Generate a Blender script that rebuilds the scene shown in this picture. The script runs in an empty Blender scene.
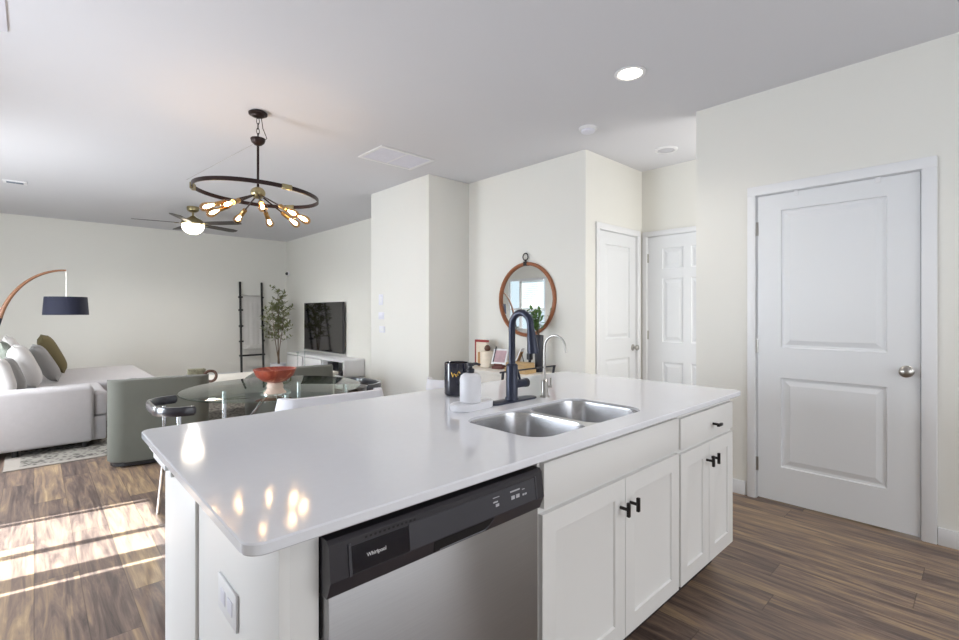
import bpy, bmesh, math, random
from mathutils import Vector, Matrix
random.seed(7)
SC = bpy.context.scene
COL = SC.collection
R = math.radians
PI = math.pi

# ------------------------------------------------------------------ camera, world, sun, window light, added fill lights, exposure
cd = bpy.data.cameras.new('camera'); cam = bpy.data.objects.new('camera', cd); COL.objects.link(cam)
cam.location = (0, 0, 1.255); cam.rotation_euler = (R(90), 0, R(46.9 - 90))
cd.sensor_width = 36; cd.lens = 476 / 959 * 36; cd.shift_y = -7.5 / 959; cd.clip_start = 0.02
SC.camera = cam
SC.view_settings.view_transform = 'Standard'; SC.view_settings.look = 'None'
SC.view_settings.gamma = 1; SC.view_settings.use_curve_mapping = False
SC.view_settings.exposure = 1.04
W = bpy.data.worlds.new('daylight'); SC.world = W; W.use_nodes = True
bg = W.node_tree.nodes['Background']; bg.inputs[0].default_value = (0.80, 0.90, 1.0, 1); bg.inputs[1].default_value = .7
sd = bpy.data.lights.new('sun', 'SUN'); sd.energy = 16.5; sd.angle = R(0.5); sd.color = (.96, .97, 1)
so = bpy.data.objects.new('sun', sd); COL.objects.link(so)
so.rotation_euler = Vector((1, -0.155, -0.912)).to_track_quat('-Z', 'Y').to_euler()
def area(name, loc, to, sx, sy, power, color):
    l = bpy.data.lights.new(name, 'AREA'); l.shape = 'RECTANGLE'; l.size = sx; l.size_y = sy; l.energy = power; l.color = color
    o = bpy.data.objects.new(name, l); COL.objects.link(o); o.location = loc
    o.rotation_euler = Vector(to).to_track_quat('-Z', 'Y').to_euler(); return o
area('daylight_slider', (-1.52, 3.25, .95), (1, -.45, -.12), 1.5, 1.5, 62, (.82, .90, 1))
area('living_fill', (-1.52, 5.7, 1.2), (1, .45, -.3), 1.4, 1.4, 70, (.90, .95, 1))  # added lamp to brighten the living room, no known window there
area('hall_fill', (4.15, .7, 1.5), (.1, 1, 0), .8, 1.8, 9, (1, .98, .95))  # added lamp that brightens the hall, no opening built behind it
area('kitchen_fill', (1.5, -2.1, 1.5), (0, 1, 0), 3.0, 1.5, 15, (.98, .98, 1))  # added fill behind the camera, the window there is only assumed

# ------------------------------------------------------------------ materials
def lin(c):
    return tuple((v / 12.92 if v <= .04045 else ((v + .055) / 1.055) ** 2.4) for v in (x / 255 for x in c)) + (1,)
def mat(name, rgb, rough=.5, metal=0., var=.06, nscale=8., bump=0., bscale=60., coat=0., stretch=None, sheen=0., spec=None):
    m = bpy.data.materials.new(name); m.use_nodes = True; nt = m.node_tree; N = nt.nodes; L = nt.links
    p = N['Principled BSDF']; p.inputs['Roughness'].default_value = rough; p.inputs['Metallic'].default_value = metal
    if coat: p.inputs['Coat Weight'].default_value = coat; p.inputs['Coat Roughness'].default_value = .08
    if sheen: p.inputs['Sheen Weight'].default_value = sheen
    if spec is not None: p.inputs['Specular IOR Level'].default_value = spec
    tc = N.new('ShaderNodeTexCoord'); src = tc.outputs['Object']
    if stretch:
        mp = N.new('ShaderNodeMapping'); mp.inputs['Scale'].default_value = stretch; L.new(src, mp.inputs[0]); src = mp.outputs[0]
    nz = N.new('ShaderNodeTexNoise'); nz.inputs['Scale'].default_value = nscale; nz.inputs['Detail'].default_value = 4; L.new(src, nz.inputs['Vector'])
    c = lin(rgb); mx = N.new('ShaderNodeMix'); mx.data_type = 'RGBA'
    mx.inputs[6].default_value = tuple(min(1, v * (1 - var)) for v in c[:3]) + (1,)
    mx.inputs[7].default_value = tuple(min(1, v * (1 + var)) for v in c[:3]) + (1,)
    L.new(nz.outputs[0], mx.inputs[0]); L.new(mx.outputs[2], p.inputs['Base Color'])
    if bump:
        n2 = N.new('ShaderNodeTexNoise'); n2.inputs['Scale'].default_value = bscale; n2.inputs['Detail'].default_value = 3; L.new(src, n2.inputs['Vector'])
        b = N.new('ShaderNodeBump'); b.inputs['Strength'].default_value = bump; b.inputs['Distance'].default_value = .01
        L.new(n2.outputs[0], b.inputs['Height']); L.new(b.outputs[0], p.inputs['Normal'])
    return m
def emis(name, rgb, s):
    m = bpy.data.materials.new(name); m.use_nodes = True; nt = m.node_tree; N = nt.nodes
    N.remove(N['Principled BSDF']); e = N.new('ShaderNodeEmission'); e.inputs[0].default_value = lin(rgb); e.inputs[1].default_value = s
    nt.links.new(e.outputs[0], N['Material Output'].inputs[0]); return m
def glass(name, rgb, ior=1.5, rough=.02):
    m = bpy.data.materials.new(name); m.use_nodes = True; nt = m.node_tree; N = nt.nodes; L = nt.links
    N.remove(N['Principled BSDF'])
    t = N.new('ShaderNodeBsdfTransparent'); t.inputs[0].default_value = lin(rgb)
    g = N.new('ShaderNodeBsdfGlossy'); g.inputs['Roughness'].default_value = rough
    f = N.new('ShaderNodeFresnel'); f.inputs[0].default_value = ior
    ge = N.new('ShaderNodeNewGeometry'); iv = N.new('ShaderNodeMath'); iv.operation = 'SUBTRACT'; iv.inputs[0].default_value = 1; L.new(ge.outputs['Backfacing'], iv.inputs[1])
    ml = N.new('ShaderNodeMath'); ml.operation = 'MULTIPLY'; L.new(f.outputs[0], ml.inputs[0]); L.new(iv.outputs[0], ml.inputs[1])
    x = N.new('ShaderNodeMixShader'); L.new(ml.outputs[0], x.inputs[0]); L.new(t.outputs[0], x.inputs[1]); L.new(g.outputs[0], x.inputs[2])
    L.new(x.outputs[0], N['Material Output'].inputs[0]); return m
def wood_floor():
    m = bpy.data.materials.new('floor_planks'); m.use_nodes = True; nt = m.node_tree; N = nt.nodes; L = nt.links
    p = N['Principled BSDF']
    def mth(op, a, b=None, c=None):
        n = N.new('ShaderNodeMath'); n.operation = op
        for i, v in enumerate((a, b, c)):
            if v is None: continue
            if isinstance(v, (int, float)): n.inputs[i].default_value = v
            else: L.new(v, n.inputs[i])
        return n.outputs[0]
    tc = N.new('ShaderNodeTexCoord'); s = N.new('ShaderNodeSeparateXYZ'); L.new(tc.outputs['Object'], s.inputs[0])
    PW, PL = .16, 1.25
    xr = mth('DIVIDE', s.outputs[0], PW); row = mth('FLOOR', xr)
    w1 = N.new('ShaderNodeTexWhiteNoise'); w1.noise_dimensions = '1D'; L.new(row, w1.inputs['W'])
    yr = mth('ADD', mth('DIVIDE', s.outputs[1], PL), w1.outputs[0]); colm = mth('FLOOR', yr)
    cb = N.new('ShaderNodeCombineXYZ'); L.new(row, cb.inputs[0]); L.new(colm, cb.inputs[1])
    w2 = N.new('ShaderNodeTexWhiteNoise'); w2.noise_dimensions = '3D'; L.new(cb.outputs[0], w2.inputs['Vector'])
    # grain, offset per plank
    off = N.new('ShaderNodeVectorMath'); off.operation = 'MULTIPLY_ADD'
    L.new(w2.outputs['Color'], off.inputs[0]); off.inputs[1].default_value = (9, 9, 9); L.new(tc.outputs['Object'], off.inputs[2])
    mp = N.new('ShaderNodeMapping'); mp.inputs['Scale'].default_value = (12, 1.15, 1); L.new(off.outputs[0], mp.inputs[0])
    g1 = N.new('ShaderNodeTexNoise'); g1.inputs['Scale'].default_value = 1.6; g1.inputs['Detail'].default_value = 7; g1.inputs['Roughness'].default_value = .62
    g1.inputs['Distortion'].default_value = 1.0; L.new(mp.outputs[0], g1.inputs['Vector'])
    mp2 = N.new('ShaderNodeMapping'); mp2.inputs['Scale'].default_value = (60, 2.2, 1); L.new(off.outputs[0], mp2.inputs[0])
    g2 = N.new('ShaderNodeTexNoise'); g2.inputs['Scale'].default_value = 2; g2.inputs['Detail'].default_value = 4; L.new(mp2.outputs[0], g2.inputs['Vector'])
    f = mth('ADD', mth('MULTIPLY', w2.outputs[0], .22), mth('MULTIPLY', mth('ADD', mth('MULTIPLY', mth('SUBTRACT', g1.outputs[0], .5), 1.45), .5), .74))
    f = mth('ADD', f, mth('MULTIPLY', mth('SUBTRACT', g2.outputs[0], .5), .22))
    cr = N.new('ShaderNodeValToRGB'); e = cr.color_ramp.elements
    e[0].position = .22; e[0].color = lin((74, 62, 57)); e[1].position = .78; e[1].color = lin((192, 166, 130))
    for pos, c in ((.38, (106, 90, 82)), (.50, (132, 112, 98)), (.63, (160, 136, 109))):
        k = e.new(pos); k.color = lin(c)
    L.new(f, cr.inputs[0])
    fx = mth('FRACT', xr); fy = mth('FRACT', yr)
    ex = mth('LESS_THAN', mth('MINIMUM', fx, mth('SUBTRACT', 1., fx)), .012)
    ey = mth('LESS_THAN', mth('MINIMUM', fy, mth('SUBTRACT', 1., fy)), .0016)
    gap = mth('MAXIMUM', ex, ey)
    mx = N.new('ShaderNodeMix'); mx.data_type = 'RGBA'; L.new(mth('MULTIPLY', gap, .4), mx.inputs[0]); L.new(cr.outputs[0], mx.inputs[6]); mx.inputs[7].default_value = lin((38, 28, 24))
    L.new(mx.outputs[2], p.inputs['Base Color'])
    L.new(mth('ADD', .30, mth('MULTIPLY', g1.outputs[0], .22)), p.inputs['Roughness'])
    b = N.new('ShaderNodeBump'); b.inputs['Strength'].default_value = .18; b.inputs['Distance'].default_value = .004
    L.new(mth('SUBTRACT', g2.outputs[0], gap), b.inputs['Height']); L.new(b.outputs[0], p.inputs['Normal'])
    return m
def rug_mat():
    m = mat('rug_weave', (196, 188, 176), .95, bump=.3, bscale=120); nt = m.node_tree; N = nt.nodes; L = nt.links; p = N['Principled BSDF']
    tc = N.new('ShaderNodeTexCoord'); v = N.new('ShaderNodeTexVoronoi'); v.inputs['Scale'].default_value = 26; v.feature = 'F1'
    n = N.new('ShaderNodeTexNoise'); n.inputs['Scale'].default_value = 14; n.inputs['Detail'].default_value = 6; L.new(tc.outputs['Object'], n.inputs['Vector'])
    ad = N.new('ShaderNodeMath'); ad.operation = 'MULTIPLY'; L.new(tc.outputs['Object'], v.inputs['Vector']); L.new(v.outputs[0], ad.inputs[0]); L.new(n.outputs[0], ad.inputs[1])
    cr = N.new('ShaderNodeValToRGB'); e = cr.color_ramp.elements; e[0].position = .12; e[0].color = lin((74, 70, 66)); e[1].position = .26; e[1].color = lin((134, 129, 121)); L.new(ad.outputs[0], cr.inputs[0])
    # plain border by distance from the rug's own edges
    s = N.new('ShaderNodeSeparateXYZ'); L.new(tc.outputs['Object'], s.inputs[0])
    def mth(op, a, b):
        q = N.new('ShaderNodeMath'); q.operation = op
        for i, t in enumerate((a, b)):
            if isinstance(t, (int, float)): q.inputs[i].default_value = t
            else: L.new(t, q.inputs[i])
        return q.outputs[0]
    dx = mth('SUBTRACT', RUG[0] / 2, mth('ABSOLUTE', s.outputs[0], 0)); dy = mth('SUBTRACT', RUG[1] / 2, mth('ABSOLUTE', s.outputs[1], 0))
    bx_ = mth('MAXIMUM', mth('LESS_THAN', dx, .095), mth('LESS_THAN', dy, .05))
    ln = mth('MAXIMUM', mth('COMPARE', dx, .105), mth('COMPARE', dy, .06))
    mx = N.new('ShaderNodeMix'); mx.data_type = 'RGBA'; L.new(bx_, mx.inputs[0]); L.new(cr.outputs[0], mx.inputs[6]); mx.inputs[7].default_value = lin((146, 139, 131))
    L.new(mx.outputs[2], p.inputs['Base Color']); return m
RUG = (3.3, 3.5)
def marble_mat():
    m = mat('marbled_clay', (190, 88, 62), .35, coat=.3); nt = m.node_tree; N = nt.nodes; L = nt.links; p = N['Principled BSDF']
    tc = N.new('ShaderNodeTexCoord'); n = N.new('ShaderNodeTexNoise'); n.inputs['Scale'].default_value = 9; n.inputs['Detail'].default_value = 3; n.inputs['Distortion'].default_value = 2.5
    L.new(tc.outputs['Object'], n.inputs['Vector'])
    cr = N.new('ShaderNodeValToRGB'); e = cr.color_ramp.elements; e[0].position = .38; e[0].color = lin((140, 54, 38)); e[1].position = .66; e[1].color = lin((206, 136, 106))
    k = e.new(.55); k.color = lin((168, 76, 52)); L.new(n.outputs[0], cr.inputs[0]); L.new(cr.outputs[0], p.inputs['Base Color']); return m

WALLC = (229, 228, 222)
M = dict(
    wall=mat('wall_paint', WALLC, .85, var=.01, nscale=3, bump=.03, bscale=180),
    ceil=mat('ceiling_paint', (216, 216, 220), .9, var=.01, nscale=3, bump=.04, bscale=200),
    trim=mat('trim_paint', (231, 232, 234), .42, var=.01, nscale=5),
    door=mat('door_paint', (228, 230, 232), .45, var=.01, nscale=5),
    cab=mat('cabinet_paint', (230, 229, 227), .4, var=.012, nscale=6),
    quartz=mat('white_quartz', (234, 235, 240), .085, var=.02, nscale=40, spec=.55),
    steel=mat('brushed_steel', (168, 167, 168), .36, 1., var=.07, nscale=6, stretch=(1, 1, 60), bump=.02, bscale=8),
    sink=mat('satin_sink_steel', (196, 196, 198), .27, 1., var=.05, nscale=8),
    nickel=mat('satin_nickel', (178, 175, 170), .28, 1.),
    chrome=mat('chrome', (215, 218, 222), .1, 1.),
    blackplastic=mat('black_plastic', (46, 44, 50), .32, coat=.2),
    blackgloss=mat('black_gloss_panel', (24, 24, 32), .14),
    greypanel=mat('grey_control_panel', (66, 66, 72), .28),
    matteblack=mat('matte_black', (34, 36, 46), .42),
    faucetblack=mat('blue_black_finish', (44, 49, 68), .34, .3),
    pull=mat('black_pull_metal', (40, 36, 36), .4, .5),
    bronze=mat('dark_bronze', (52, 40, 38), .38, .7),
    brass=mat('brushed_brass', (176, 142, 92), .28, 1.),
    brassn=mat('antique_brass', (168, 156, 120), .3, 1.),
    whitec=mat('white_ceramic', (232, 232, 236), .4),
    whiteplastic=mat('white_plastic', (233, 233, 235), .4),
    lilacplastic=mat('cool_white_plastic', (226, 226, 236), .4),
    sofa=mat('sofa_linen', (182, 178, 179), .95, var=.05, nscale=30, bump=.25, bscale=220, sheen=.2),
    pillow_white=mat('white_linen', (204, 201, 199), .95, bump=.2, bscale=160),
    pillow_grey=mat('grey_linen', (150, 148, 146), .95, bump=.2, bscale=160),
    olive=mat('olive_fabric', (98, 88, 60), .95, bump=.2, bscale=140),
    patt=mat('green_leaf_print', (150, 156, 146), .95, var=.9, nscale=16),
    velvet=mat('sage_velvet', (97, 98, 90), .85, var=.12, nscale=5, bump=.08, bscale=40, sheen=.1),
    whitefab=mat('white_upholstery', (226, 226, 232), .85, bump=.1, bscale=180),
    leather=mat('black_leather', (30, 30, 40), .28, coat=1.),
    navy=mat('navy_shade_fabric', (25, 28, 48), .8, bump=.1, bscale=200),
    walnut=mat('walnut_bentwood', (132, 92, 66), .4, var=.25, nscale=4, stretch=(1, 1, 8)),
    mirrorwood=mat('tan_leather_frame', (150, 92, 58), .5, var=.2, nscale=14),
    blackwood=mat('black_wood', (26, 25, 27), .45),
    throw=mat('cream_throw', (242, 240, 238), .95, bump=.4, bscale=90),
    leaf=mat('olive_leaf', (126, 132, 88), .6, var=.45, nscale=25),
    leafgreen=mat('green_leaf', (92, 128, 66), .55, var=.4, nscale=25),
    bark=mat('thin_bark', (112, 92, 74), .8, var=.2),
    soil=mat('potting_soil', (62, 50, 42), .95),
    screen=mat('tv_screen', (14, 13, 16), .06, coat=.5),
    dark=mat('dark_void', (20, 18, 20), .7),
    toe=mat('toe_kick_shade', (48, 40, 38), .7),  # shadow under the cabinets put into the dark toe kick colour
    blade=mat('dark_fan_blade', (66, 60, 58), .5),
    candle=mat('black_candle_glass', (24, 26, 42), .12, coat=.5),
    wax=mat('candle_wax', (210, 200, 186), .5),
    gold=mat('gold_foil', (214, 178, 96), .25, 1.),
    red=mat('red_card', (150, 52, 50), .6),
    cream=mat('cream_ceramic', (222, 210, 192), .5, var=.16, nscale=26),
    lightwood=mat('light_wood', (188, 158, 112), .55, var=.16, nscale=6, stretch=(1, 1, 7)),
    tanwood=mat('tan_wood', (176, 132, 84), .55, var=.2, nscale=8),
    pinkphoto=mat('pink_print', (186, 158, 164), .5, var=.4, nscale=18),
    darkred=mat('dark_red_wood', (98, 44, 34), .5),
    greypaint=mat('console_top_cream', (226, 222, 214), .4),
    greyvent=mat('grey_vent_metal', (128, 138, 152), .5, .3),
    mirror=mat('mirror_silver', (238, 240, 240), .01, 1., var=.002),
    blind=mat('white_blind_slats', (236, 236, 228), .6),
    bulbcore=emis('filament_glow', (255, 234, 204), 36),
    domeglow=emis('frosted_dome_glow', (255, 240, 216), 6),
    lampglow=emis('downlight_glow', (255, 244, 226), 9),
    bulbglass=glass('amber_bulb_glass', (255, 226, 190), 1.4, .05),
    tableglass=glass('smoked_table_glass', (228, 238, 232), 2.3, .01),
    clearglass=glass('clear_glass', (240, 244, 244), 1.45, .02),
    marble=marble_mat(), footclay=mat('cream_clay', (218, 196, 178), .5, var=.12, nscale=30, stretch=(1, 1, 5)),
    label=mat('light_grey_print', (190, 190, 196), .5),
    basketwood=mat('dark_knot_wood', (92, 62, 48), .45, var=.3),
    boxprint=mat('painted_box', (122, 118, 96), .6, var=.9, nscale=22),
)
_n = M['steel'].node_tree; _t = _n.nodes.new('ShaderNodeTangent'); _t.direction_type = 'RADIAL'; _t.axis = 'Z'
_n.links.new(_t.outputs[0], _n.nodes['Principled BSDF'].inputs['Tangent']); _n.nodes['Principled BSDF'].inputs['Anisotropic'].default_value = .9; _n.nodes['Principled BSDF'].inputs['Anisotropic Rotation'].default_value = .25
M['floor'] = wood_floor(); M['rug'] = rug_mat()

# ------------------------------------------------------------------ mesh helpers
class MB:
    def __init__(s): s.bm = bmesh.new()
    def box(s, x0, x1, y0, y1, z0, z1, bev=0, seg=2, mtx=None):
        r = bmesh.ops.create_cube(s.bm, size=1)['verts']
        for v in r:
            v.co = Vector(((x0 + x1) / 2 + v.co.x * (x1 - x0), (y0 + y1) / 2 + v.co.y * (y1 - y0), (z0 + z1) / 2 + v.co.z * (z1 - z0)))
        if mtx is not None:
            for v in r: v.co = mtx @ v.co
        if bev:
            ed = list({e for v in r for e in v.link_edges})
            bmesh.ops.bevel(s.bm, geom=ed, offset=bev, segments=seg, affect='EDGES', profile=.5)
        return s
    def loops(s, L, cap0=True, cap1=True, closed=False):
        V = [[s.bm.verts.new(p) for p in l] for l in L]
        n = len(V[0]); rng = len(V) if closed else len(V) - 1
        for i in range(rng):
            a, b = V[i], V[(i + 1) % len(V)]
            for j in range(n):
                s.bm.faces.new((a[j], a[(j + 1) % n], b[(j + 1) % n], b[j]))
        if not closed:
            if cap0: s.bm.faces.new(V[0][::-1])
            if cap1: s.bm.faces.new(V[-1])
        return s
    def tube(s, pts, r, n=10, closed=False):
        pts = [Vector(p) for p in pts]; m = len(pts)
        rs = r if isinstance(r, (list, tuple)) else [r] * m
        L = []; up = None
        for i, p in enumerate(pts):
            if closed: t = pts[(i + 1) % m] - pts[i - 1]
            else: t = pts[min(i + 1, m - 1)] - pts[max(i - 1, 0)]
            t.normalize()
            if up is None:
                up = Vector((0, 0, 1)) if abs(t.z) < .9 else Vector((1, 0, 0))
            up = (up - t * up.dot(t)); up.normalize()
            w = t.cross(up)
            L.append([p + (up * math.cos(a) + w * math.sin(a)) * rs[i] for a in (2 * PI * k / n for k in range(n))])
        return s.loops(L, closed=closed)
    def cyl(s, p0, p1, r0, r1=None, n=20):
        return s.tube([p0, p1], [r0, r0 if r1 is None else r1], n)
    def lathe(s, prof, c=(0, 0, 0), n=32, mtx=None):
        L = []
        for r, z in prof:
            L.append([Vector((c[0] + r * math.cos(2 * PI * k / n), c[1] + r * math.sin(2 * PI * k / n), c[2] + z)) for k in range(n)])
        if mtx is not None: L = [[mtx @ p for p in l] for l in L]
        return s.loops(L)
    def prism(s, poly, z0, z1, bev=0, seg=2):
        n = len(poly); a = [s.bm.verts.new((x, y, z0)) for x, y in poly]; b = [s.bm.verts.new((x, y, z1)) for x, y in poly]
        top = s.bm.faces.new(b); bot = s.bm.faces.new(a[::-1])
        for j in range(n): s.bm.faces.new((a[j], a[(j + 1) % n], b[(j + 1) % n], b[j]))
        if bev:
            bmesh.ops.bevel(s.bm, geom=list(top.edges) + list(bot.edges), offset=bev, segments=seg, affect='EDGES', profile=.5)
        return s
    def slope(s, y0, z0, k):
        for v in s.bm.verts:
            if v.co.z > z0 and v.co.y > y0: v.co.z -= k * (v.co.y - y0)
        return s
    def sphere(s, c, r, sx=1, sy=1, sz=1, n=20):
        q = bmesh.ops.create_uvsphere(s.bm, u_segments=n, v_segments=max(8, n // 2), radius=r)['verts']
        for v in q: v.co = Vector((c[0] + v.co.x * sx, c[1] + v.co.y * sy, c[2] + v.co.z * sz))
        return s
    def paneled(s, w, h, t, panels, lp, x0=0, z0=0, y0=0):
        """slab, front face at y0 facing -y, with moulded panels: lp = [(inset, depth), ...]"""
        xs = sorted({0, w} | {p[0] for p in panels} | {p[1] for p in panels}); zs = sorted({0, h} | {p[2] for p in panels} | {p[3] for p in panels})
        V = {}
        def vv(x, z):
            k = (round(x, 5), round(z, 5))
            if k not in V: V[k] = s.bm.verts.new((x0 + x, y0, z0 + z))
            return V[k]
        for i in range(len(xs) - 1):
            for j in range(len(zs) - 1):
                cx, cz = (xs[i] + xs[i + 1]) / 2, (zs[j] + zs[j + 1]) / 2
                if any(p[0] < cx < p[1] and p[2] < cz < p[3] for p in panels): continue
                s.bm.faces.new((vv(xs[i], zs[j]), vv(xs[i + 1], zs[j]), vv(xs[i + 1], zs[j + 1]), vv(xs[i], zs[j + 1])))
        for a, b, c, d in panels:
            prev = None
            for ins, dep in [(0, 0)] + lp:
                ring = [(a + ins, c + ins), (b - ins, c + ins), (b - ins, d - ins), (a + ins, d - ins)]
                cur = [s.bm.verts.new((x0 + x, y0 + dep, z0 + z)) for x, z in ring]
                if prev:
                    for k in range(4): s.bm.faces.new((prev[k], prev[(k + 1) % 4], cur[(k + 1) % 4], cur[k]))
                prev = cur
            s.bm.faces.new(prev)
        P = [(0, 0), (w, 0), (w, h), (0, h)]
        f = [s.bm.verts.new((x0 + x, y0, z0 + z)) for x, z in P]; b = [s.bm.verts.new((x0 + x, y0 + t, z0 + z)) for x, z in P]
        for k in range(4): s.bm.faces.new((f[(k + 1) % 4], f[k], b[k], b[(k + 1) % 4]))
        s.bm.faces.new(b[::-1])
        bmesh.ops.remove_doubles(s.bm, verts=s.bm.verts, dist=1e-5)
        return s
    def build(s, name, m, parent=None, angle=38, fixn=True, **kw):
        if fixn: bmesh.ops.recalc_face_normals(s.bm, faces=s.bm.faces)
        me = bpy.data.meshes.new(name); s.bm.to_mesh(me); s.bm.free()
        me.materials.append(M[m] if isinstance(m, str) else m)
        me.polygons.foreach_set('use_smooth', [True] * len(me.polygons)); me.set_sharp_from_angle(angle=R(angle))
        o = bpy.data.objects.new(name, me); COL.objects.link(o)
        if parent: o.parent = parent
        for k, v in kw.items(): o[k] = v
        return o
def B(): return MB()
def thing(name, label, cat, loc=(0, 0, 0), rz=0, group=None, rot=None):
    o = bpy.data.objects.new(name, None); COL.objects.link(o); o.location = loc
    o.rotation_euler = rot if rot else (0, 0, R(rz)); o.empty_display_size = .05
    o['label'] = label; o['category'] = cat
    if group: o['group'] = group
    return o
def tag(o, label, cat, group=None):
    o['label'] = label; o['category'] = cat
    if group: o['group'] = group
    return o
def struct(o): o['kind'] = 'structure'; return o
def at(o, loc, rz=0): o.location = loc; o.rotation_euler = (0, 0, R(rz)); return o
def dup(root, label, loc, rz=None):
    c = root.copy(); COL.objects.link(c); c.location = loc; c['label'] = label
    if rz is not None: c.rotation_euler = (0, 0, R(rz))
    for ch in list(root.children):
        k = ch.copy(); COL.objects.link(k); k.parent = c
        for g in list(ch.children):
            q = g.copy(); COL.objects.link(q); q.parent = k
    return c
def rrect(x0, x1, y0, y1, r, n=6):
    P = []
    for cx, cy, a in ((x1 - r, y1 - r, 0), (x0 + r, y1 - r, 90), (x0 + r, y0 + r, 180), (x1 - r, y0 + r, 270)):
        for k in range(n + 1):
            t = R(a + 90 * k / n); P.append((cx + r * math.cos(t), cy + r * math.sin(t)))
    return P
def fill_faces(bm, loops):
    ed = []
    for l in loops:
        for j in range(len(l)):
            e = bm.edges.get((l[j], l[(j + 1) % len(l)])) or bm.edges.new((l[j], l[(j + 1) % len(l)])); ed.append(e)
    bmesh.ops.triangle_fill(bm, edges=ed, use_beauty=True)

# ------------------------------------------------------------------ the room
CH = 2.74
XL, XP, XM, XJ, XT, XH = -1.6, 3.576, 3.66, 3.085, 3.87, 4.69
YB, YK = 10.06, -2.2
YHS, YHN, YJ0, YJ1 = 1.476, 2.5, 4.09, 5.29
struct(B().box(XL - .1, XH + .1, YK - .1, YB + .1, -.1, 0).build('floor', 'floor'))
struct(B().box(XL - .1, XH + .1, YK - .1, YB + .1, CH, CH + .1).build('ceiling', 'ceil'))
# left wall with the slider and two window openings, the nearer one added for light
def wall_x(name, x0, x1, ya, yb, holes):
    m = B(); y = ya
    for (a, b, z0, z1) in holes:
        if a > y: m.box(x0, x1, y, a, 0, CH)
        if z0 > 0: m.box(x0, x1, a, b, 0, z0)
        m.box(x0, x1, a, b, z1, CH); y = b
    m.box(x0, x1, y, yb, 0, CH); return struct(m.build(name, 'wall'))
wall_x('wall_left', XL - .1, XL, YK, YB, [(2.6, 4.27, 0, 2.05), (5.0, 6.4, .6, 2.1), (7.2, 8.43, .55, 2.1)])
struct(B().box(XL, XT, YB, YB + .1, 0, CH).build('wall_back', 'wall'))
struct(B().box(XT, XT + .1, YJ1, YB + .1, 0, CH).build('wall_television', 'wall'))
struct(B().box(XJ, XT + .1, YJ0, YJ1, 0, CH, .008, 2).build('wall_jog', 'wall'))
struct(B().box(XM, XM + .1, YHN + .1, YJ0, 0, CH).build('wall_mirror', 'wall'))
def wall_y(name, y0, y1, xa, xb, holes):
    m = B(); x = xa
    for (a, b, z0, z1) in holes:
        if a > x: m.box(x, a, y0, y1, 0, CH)
        if z0 > 0: m.box(a, b, y0, y1, 0, z0)
        m.box(a, b, y0, y1, z1, CH); x = b
    m.box(x, xb, y0, y1, 0, CH); return struct(m.build(name, 'wall'))
wall_y('wall_hall', YHN, YHN + .1, XM, XH, [(3.868, 4.570, 0, 2.042)])
wall_x('wall_hall_end', XH, XH + .1, YHS - .1, YHN + .1, [(1.61, 2.438, 0, 2.046)])
struct(B().box(XP + .1, XH, .4, .5, 0, CH).build('wall_hall_near', 'wall'))
struct(B().box(XH, XH + .1, .4, YHS - .1, 0, CH).build('wall_entry', 'wall'))
wall_x('wall_pantry', XP, XP + .1, YK, YHS, [(.250, 1.076, 0, 2.045)])
wall_y('wall_kitchen', YK - .1, YK, XL - .1, XP + .1, [(0.0, 3.0, .9, 2.2)])  # wide unseen opening added behind the camera to let light in

# doors: local x runs along the wall, front faces local -y
DL = [(.004, .010), (.014, .012), (.020, .012), (.050, .003)]
def knob(p, x, z, parent, y=0.):
    k = B(); T = Matrix.Translation((x, y, z)) @ Matrix.Rotation(R(90), 4, 'X')
    k.lathe([(.033, 0), (.033, .004), (.028, .009), (.012, .012), (.011, .03), (.02, .036), (.029, .046), (.029, .056), (.02, .064), (.002, .066)], mtx=T, n=24)
    return k.build('knob', 'nickel', parent, label='satin nickel knob')
def hinges(parent, zs, x=-.004, y=0.):
    for z in zs: B().cyl((x, y - .004, z - .045), (x, y - .004, z + .045), .006, n=10).box(x - .012, x + .012, y - .003, y + .003, z - .045, z + .045).build('hinge', 'nickel', parent)
def casing(name, loc, rz, w, h, cw=.062, sides=(1, 1), cl=.05):
    m = B()
    if sides[0]: m.box(-cl - .006, -.006, -.018, .002, 0, h + .008, .004)
    if sides[1]: m.box(w + .006, w + .006 + cw, -.018, .002, 0, h + .008, .004)
    m.box(-.006 - cl * sides[0], w + .006 + cw * sides[1], -.018, .002, h + .006, h + .006 + cw, .004)
    # jambs
    m.box(-.006, -.003, .0, .1, 0, h + .004); m.box(w + .003, w + .006, .0, .1, 0, h + .004); m.box(-.006, w + .006, .0, .1, h + .003, h + .006)
    return struct(at(m.build(name, 'trim'), loc, rz))
d = B().paneled(.814, 2.025, .035, [(.14, .673, .227, .815), (.14, .673, 1.012, 1.915)], DL).build('door_1', 'door', angle=12)
struct(at(d, (XP + .004, 1.07, .012), -90)); knob(d, .757, .912, d); hinges(d, (.222, 1.015, 1.808))
B().box(.8155, .821, -.003, .006, .885, .945, .001).build('latch_plate', 'nickel', d)
casing('trim_1', (XP, 1.07, 0), -90, .814, 2.037)
d = B().paneled(.69, 2.025, .035, [(.12, .57, .20, .79), (.12, .57, .985, 1.905)], DL).build('door_2', 'door', angle=12)
struct(at(d, (3.874, YHN + .004, .01), 0)); knob(d, .632, .885, d); hinges(d, (.25, .99, 1.80))
casing('trim_2', (3.874, YHN, 0), 0, .69, 2.035)
pp = []
for a, b in ((.155, .37), (.445, .66)):
    pp += [(a, b, .20, .74), (a, b, .945, 1.59), (a, b, 1.69, 1.90)]
d = B().paneled(.814, 2.028, .035, pp, DL).build('door_3', 'door', angle=12)
struct(at(d, (XH + .004, 2.432, .01), -90)); hinges(d, (.25, 1.01, 1.81)); knob(d, .755, .9, d)
casing('trim_3', (XH, 2.432, 0), -90, .814, 2.038, sides=(1, 1), cw=.05)
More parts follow.
